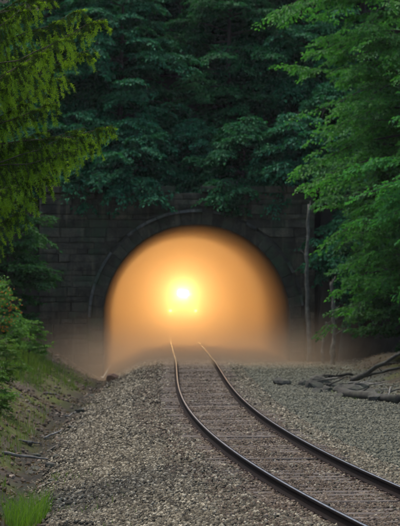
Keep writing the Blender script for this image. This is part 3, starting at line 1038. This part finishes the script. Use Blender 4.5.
r = np.random.default_rng(91)
y = r.uniform(33, 98, 9000); o_ = np.where(r.random(9000) < .6, edge_left(y) - .1 - 3.0 * r.random(9000), 4.6 + 3.6 * r.random(9000))
x = cx(y) + o_; k_ = fbm(x * 1.1, y * .6, 92) > -.25; x, y = x[k_], y[k_]; n = len(x)
a = r.uniform(0, 6.283, n)
Vl, Tl = leaves(np.stack([x, y, ground_z(x, y) + .012], 1), np.stack([np.cos(a), np.sin(a), r.normal(.15, .25, n)], 1), np.array([0, 0, 1.0]) + r.normal(0, .35, (n, 3)), r.uniform(.05, .13, n), r.uniform(.03, .08, n))
tag(np_mesh('leaf_litter', Vl, Tl, M['litter']), 'brown dead leaves littering the banks beside the track', 'leaf litter', None, 'stuff')

# ------------------------------------------------------------------ rocks, logs, sticks, dead trunks
def rock(name, loc, size, label, seed, group=None, material='rockm', cat='rock'):
    import bmesh
    r = np.random.default_rng(seed)
    bm = bmesh.new(); bmesh.ops.create_icosphere(bm, subdivisions=2, radius=.5)
    ax = unit(r.normal(size=(9, 3))); dd = r.uniform(.20, .42, 9)
    for vtx in bm.verts:
        p = np.array(vtx.co)
        for a, d in zip(ax, dd):
            h = p @ a
            if h > d: p = p - a * (h - d) * .9
        p = p * (1 + r.normal(0, .045))
        vtx.co = p * np.array(size)
    me = bpy.data.meshes.new(name); bm.to_mesh(me); bm.free(); me.materials.append(M[material])
    o = bpy.data.objects.new(name, me); COL.objects.link(o); o.location = loc
    return tag(o, label, cat, group)


def log(name, a, b, r0, r1, label, seed, material='wood_log', cat='log', group=None, stubs=2):
    r = np.random.default_rng(seed)
    a = np.array(a, float); b = np.array(b, float)
    root_loc = (a + b) / 2
    pts = [a * (1 - w) + b * w - root_loc + r.normal(0, .006, 3) * np.linalg.norm(b - a) for w in np.linspace(0, 1, 7)]
    mb = MB(); mb.tube(pts, [(r0 * (1 - w) + r1 * w) * r.uniform(.88, 1.12) for w in np.linspace(0, 1, 7)], 8)
    mb.v = [tuple(np.array(p_) + r.normal(0, (r0 + r1) * .055, 3)) for p_ in mb.v]
    for k in range(stubs):
        w = r.integers(1, 6); d = unit(r.normal(size=3)); d[2] = abs(d[2])
        ln = r.uniform(.15, .4); mb.tube([pts[w], pts[w] + d * ln], [r1 * .5, r1 * .2], 5)
    o = mb.build(name, M[material], smooth=True, loc=tuple(root_loc))
    return tag(o, label, cat, group)


def G(x, y, dz=0): return (x, y, gz(x, y) + dz)


def pg(x, y, z0=.2):
    """ground position under photo pixel"""
    D = 2400 * (CAM_Z - z0) / (y - 291)
    for _ in range(6):
        X = (x - 200) * D / 2400; z0 = gz(X, D); D = .5 * D + .5 * 2400 * (CAM_Z - z0) / (y - 291)
    return (x - 200) * D / 2400, D


x_, y_ = pg(281, 385); rock('rock', G(x_, y_, .06), (.8, .6, .42), 'pale flat rock lying alone on the gravel near the portal', 1)
k = 0
RK = 'dark rocks heaped on the right gravel'
for (a, b, s) in ((303, 386, .34), (312, 388, .5), (322, 384, .55), (333, 387, .4), (328, 391, .3), (345, 392, .5), (352, 396, .62), (360, 391, .45), (366, 398, .5), (341, 397, .3), (318, 392, .28), (376, 401, .36)):
    k += 1; x_, y_ = pg(a, b)
    rock('rock', G(x_, y_, s * .12), (s * 1.5, s * 1.2, s * .95), 'dark broken rock in the heap on the right gravel', 50 + k, RK)
x0, y0 = pg(340, 396); x1, y1 = pg(398, 404); log('fallen_log', G(x0, y0, .12), G(x1, y1, .14), .13, .09, 'thick dark log lying along the gravel edge by the rocks', 3)
x0, y0 = pg(352, 386); log('fallen_log', G(x0, y0, .15), tuple(px(402, 352, y0 - 2)), .085, .05, 'slanting log propped up against the right bank', 4)
x0, y0 = pg(360, 380); log('fallen_log', G(x0, y0, .1), tuple(px(404, 366, y0 - 1.5)), .06, .035, 'thin slanting pole under the propped log', 5)
x0, y0 = pg(318, 380); x1, y1 = pg(352, 377); log('fallen_log', G(x0, y0, .09), G(x1, y1, .1), .07, .05, 'grey branch lying behind the rock heap', 6)
BP = 'sticks strewn over the rock heap'
r = np.random.default_rng(71)
for k in range(14):
    a = r.uniform(300, 392); b = 381 + (a - 300) * .18 + r.uniform(-4, 6)
    x0, y0 = pg(a, b); th = r.normal(0, .9); ln = r.uniform(.4, 1.3)
    x1, y1 = x0 + ln * math.cos(th), y0 + ln * math.sin(th)
    log('stick', G(x0, y0, .06 + r.uniform(0, .12)), G(x1, y1, .08 + r.uniform(0, .3)), .028, .012, 'thin grey stick strewn over the rock heap on the right gravel', 300 + k, 'stick' if k % 2 else 'wood_log', 'stick', BP, 1)
# pale dead trunks beside the portal's right end
def dead_trunk(a, b, D, rad, label, seed, broken=True):
    base = px(a[0], a[1], D); top = px(b[0], b[1], D)
    base.z = gz(base.x, D) - .1
    r = np.random.default_rng(seed); mb = MB()
    n = 24; pts = []; rr = []
    for i in range(n + 1):
        w = i / n; p = base.lerp(top, w) - base + Vector((.06 * math.sin(5 * w + seed) + r.normal(0, .018), r.normal(0, .02), 0)); pts.append(p); rr.append(rad * (1.25 - .65 * w) * r.uniform(.72, 1.25))
    mb.tube(pts, rr, 8)
    for i in (9, 13, 16, 19, 21, 23):
        d = Vector((r.uniform(-1, 1), r.uniform(-1, 0), .6)).normalized()
        mb.tube([pts[i], pts[i] + d * r.uniform(.15, .45)], [rad * .35, rad * .1], 5)
    if broken:
        mb.tube([pts[-2], pts[-1] + Vector((rad * .7, 0, rad * 1.4))], [rad * .5, .01], 5)
    o = mb.build('dead_trunk', M['bark_pale'], smooth=True, loc=tuple(base))
    return tag(o, label, 'dead tree')


dead_trunk((309, 366), (308, 204), 97.5, .085, 'tall pale dead trunk standing against the right end of the portal wall', 2)
dead_trunk((334, 366), (332, 282), 95, .10, 'short pale dead trunk on the right bank near the tall dead trunk', 5)
dead_trunk((323, 364), (325, 322), 96, .06, 'thin pale stump between the two dead trunks', 9, False)

# left ditch debris
SK = 'grey sticks fallen in the ditch'
for (a, b, c2, d2, rd, lb) in ((2, 455, 48, 461, .035, 'long pale stick lying across the left bank into the ditch'),
                               (18, 396, 52, 418, .05, 'dark fallen branch lying down the left bank'),
                               (46, 394, 60, 396, .03, None), (20, 442, 42, 446, .03, None), (44, 440, 62, 432, .03, None), (48, 452, 60, 446, .025, None), (40, 488, 58, 484, .03, None), (66, 418, 84, 410, .03, None)):
    x0, y0 = pg(a, b, -.1); x1, y1 = pg(c2, d2, -.3)
    log('stick', G(x0, y0, .05), G(x1, y1, .05), rd, rd * .5, lb or 'grey stick fallen in the ditch beside the ballast', 100 + a, 'stick' if lb is None or 'pale' in lb else 'wood_log', 'stick', SK if lb is None else None, 1)
RD = 'dark rocks lying in the ditch'
k = 0
for (a, b, s) in ((50, 466, .24), (56, 458, .2), (34, 470, .28), (30, 474, .2), (47, 492, .16), (60, 440, .22), (28, 444, .26), (72, 428, .22), (80, 412, .28), (92, 396, .3), (36, 456, .2), (52, 482, .18)):
    k += 1; x_, y_ = pg(a, b, -.3)
    rock('rock', G(x_, y_, s * .1), (s * 1.2, s, s * .65), 'small dark rock lying in the ditch left of the ballast', 80 + k, RD)
x_, y_ = pg(112, 380, -.1); rock('rock', G(x_, y_, .08), (.5, .45, .42), 'reddish rock at the foot of the arch left of the ballast', 200, None, 'red_rock')

# ------------------------------------------------------------------ locomotive in the bore
LY = 135.0
lc = empty('locomotive', (float(cx(LY)), LY, RT), math.atan(SLOPE))
tag(lc, 'locomotive with glaring headlight above two smaller lights inside the tunnel fog', 'train')


def bx(name, c, d, m, parent=lc, bev=.03, rot=None):
    b = MB(); b.box(c, d, rot, bev); return b.build(name, M[m], parent)


def extr(name, prof_yz, w, m, parent=lc, x=0):
    n = len(prof_yz); v = [(x - w / 2, a, b) for a, b in prof_yz] + [(x + w / 2, a, b) for a, b in prof_yz]
    f = [tuple(range(n)), tuple(range(2 * n - 1, n - 1, -1))] + [(k, n + k, n + (k + 1) % n, (k + 1) % n) for k in range(n)]
    return mesh_obj(name, v, f, M[m], parent)


bx('platform', (0, 9.4, 1.30), (3.05, 18.4, .22), 'loco_black')
nose = extr('nose', [(.9, 1.42), (.75, 1.8), (.85, 2.55), (1.15, 2.95), (2.7, 3.05), (2.7, 1.42)], 2.3, 'loco_black')
extr('cab', [(2.7, 1.42), (2.7, 3.05), (2.95, 3.95), (3.2, 4.2), (5.2, 4.2), (5.2, 1.42)], 3.0, 'loco_black')
for s in (-1, 1):
    extr('windshield', [(2.735, 3.10), (2.90, 3.78), (2.86, 3.79), (2.695, 3.11)], 1.05, 'glass', x=s * .68)
    bx('number_board', (s * .78, 3.0, 4.12), (.62, .12, .2), 'loco_stripe')
    w_ = bx('side_window', (s * 1.505, 4.0, 3.3), (.02, 1.3, .6), 'glass', bev=.005)
    d_ = MB(); d_.tube([(s * 1.42, .35, 1.4), (s * 1.42, .35, 2.4), (s * 1.42, 2.6, 2.45)], .02, 6); d_.build('handrail', M['loco_stripe'], lc)
    for st_ in range(3): bx('step', (s * 1.3, .5, .45 + st_ * .3), (.45, .28, .04), 'loco_steel', bev=.008)
bx('hood', (0, 11.9, 2.75), (1.75, 13.2, 2.66), 'loco_black', bev=.12)
bx('pilot', (0, .12, .82), (2.9, .14, .75), 'loco_black')
extr('snow_plow', [(-.35, .10), (-.22, .55), (.02, .60), (.02, .10)], 2.7, 'loco_black')
b = MB(); b.box((0, -.25, .85), (.28, .7, .26), bev=.05); b.box((-.08, -.66, .85), (.34, .28, .32), bev=.08); b.build('coupler', M['loco_steel'], lc)
bx('fuel_tank', (0, 9.4, .72), (2.5, 4.6, .9), 'loco_steel', bev=.15)
for ty in (4.2, 14.6):
    tr_ = bx('bogie', (0, ty, .68), (2.3, 4.0, .4), 'loco_steel')
    for wy in (-1.65, 0, 1.65):
        b = MB()
        for s in (-1, 1):
            b.tube([(s * .66, ty + wy, .50), (s * .80, ty + wy, .50)], .495, 20)
        b.tube([(-.66, ty + wy, .50), (.66, ty + wy, .50)], .09, 8)
        b.build('wheelset', M['loco_steel'], tr_)
# headlight: twin lamps on the nose
HL = 2.58
hb_ = bx('headlight', (0, .80, HL), (.62, .30, .34), 'loco_steel', bev=.05)
for s in (-1, 1):
    b = MB(); b.tube([(s * .15, .628, HL), (s * .15, .64, HL)], .135, 20); b.build('lens', M['lens'], hb_)
for s in (-1, 1):
    dl = bx('ditch_light', (s * .70, .05, 1.60), (.30, .26, .30), 'loco_steel', bev=.04)
    b = MB(); b.tube([(s * .70, -.102, 1.60), (s * .70, -.09, 1.60)], .085, 18); b.build('lens', M['lens_small'], dl)


def spot(name, loc, energy, cone, color, size=.1, blend=.8, tilt=0.0):
    d = bpy.data.lights.new(name, 'SPOT'); d.energy = energy; d.spot_size = R(cone); d.spot_blend = blend; d.color = color; d.shadow_soft_size = size
    o = bpy.data.objects.new(name, d); COL.objects.link(o); o.parent = lc; o.location = loc; o.rotation_euler = (R(90 + tilt), 0, R(180))
    return o


spot('headlight_beam', (0, .50, HL), 7600, 60, LAMP, .12)
spot('ditch_light_beam', (-.70, -.2, 1.60), 800, 60, LAMP, .08)
spot('ditch_light_beam', (.70, -.2, 1.60), 800, 60, LAMP, .08)

# ------------------------------------------------------------------ fog: fills the bore, drifts out along the ground
t = NT('tunnel_fog')
pv = t.n('ShaderNodeVolumePrincipled')
pv.inputs['Color'].default_value = (1.0, .75, .48, 1)
pv.inputs['Density'].default_value = .11
pv.inputs['Anisotropy'].default_value = .60
t.l(pv.outputs[0], t.out.inputs['Volume'])
M['fog'] = t.m
prf = arch_profile(R_IN + .06, -.55, 24)
v = []; f = []; m_ = len(prf)
for yy in (.45, TL - 1.0):
    for (a, b) in prf: v.append((AX + a - SLOPE * yy, PORT + yy, b))
f.append(tuple(range(m_))); f.append(tuple(range(2 * m_ - 1, m_ - 1, -1)))
for i in range(m_):
    f.append((i, m_ + i, m_ + (i + 1) % m_, (i + 1) % m_))
tag(solid(mesh_obj('tunnel_fog', v, f, M['fog'])), 'orange lit fog filling the tunnel bore', 'fog', None, 'stuff')

t = NT('drifting_mist')
pos = t.n('ShaderNodeNewGeometry').outputs['Position']
sx = t.n('ShaderNodeSeparateXYZ'); t.l(pos, sx.inputs[0])
dy = t.math('SUBTRACT', PORT + .45, sx.outputs['Y'])
fy = t.math('POWER', 2.718, t.math('MULTIPLY', dy, -.06))
xx = t.math('DIVIDE', t.math('SUBTRACT', sx.outputs['X'], AX), 5.4)
fx = t.math('POWER', 2.718, t.math('MULTIPLY', t.math('POWER', t.math('ABSOLUTE', xx), 4.0), -1.0))
zz = t.math('DIVIDE', t.math('SUBTRACT', sx.outputs['Z'], -.6), 1.9)
fz = t.math('POWER', 2.718, t.math('MULTIPLY', t.math('POWER', t.math('MAXIMUM', zz, 0.0), 3.0), -1.0))
ends = t.math('MULTIPLY', t.math('SUBTRACT', 14, dy), .12, clamp=True)
dn = t.math('MULTIPLY', t.math('MULTIPLY', fx, fy), t.math('MULTIPLY', fz, ends))
dn = t.math('MULTIPLY', dn, .15)
pv = t.n('ShaderNodeVolumePrincipled')
pv.inputs['Color'].default_value = (1.0, .76, .52, 1)
pv.inputs['Anisotropy'].default_value = .45
t.l(dn, pv.inputs['Density'])
t.l(pv.outputs[0], t.out.inputs['Volume'])
mb = MB(); mb.box((AX, PORT + .45 - 8.51, 3.2), (15, 17, 7.6))
tag(mb.build('drifting_mist', t.m), 'warm mist drifting out of the tunnel mouth over the track', 'mist', None, 'stuff')

# thin even air over the whole cutting
t = NT('haze')
pv = t.n('ShaderNodeVolumePrincipled')
pv.inputs['Color'].default_value = (.93, .97, 1.0, 1)
pv.inputs['Density'].default_value = .00008
pv.inputs['Anisotropy'].default_value = .2
t.l(pv.outputs[0], t.out.inputs['Volume'])
mb = MB(); mb.box((0, 98, 17.5), (312, 336, 42))
tag(mb.build('haze', t.m), 'thin pale haze hanging in the cutting', 'haze', None, 'stuff')
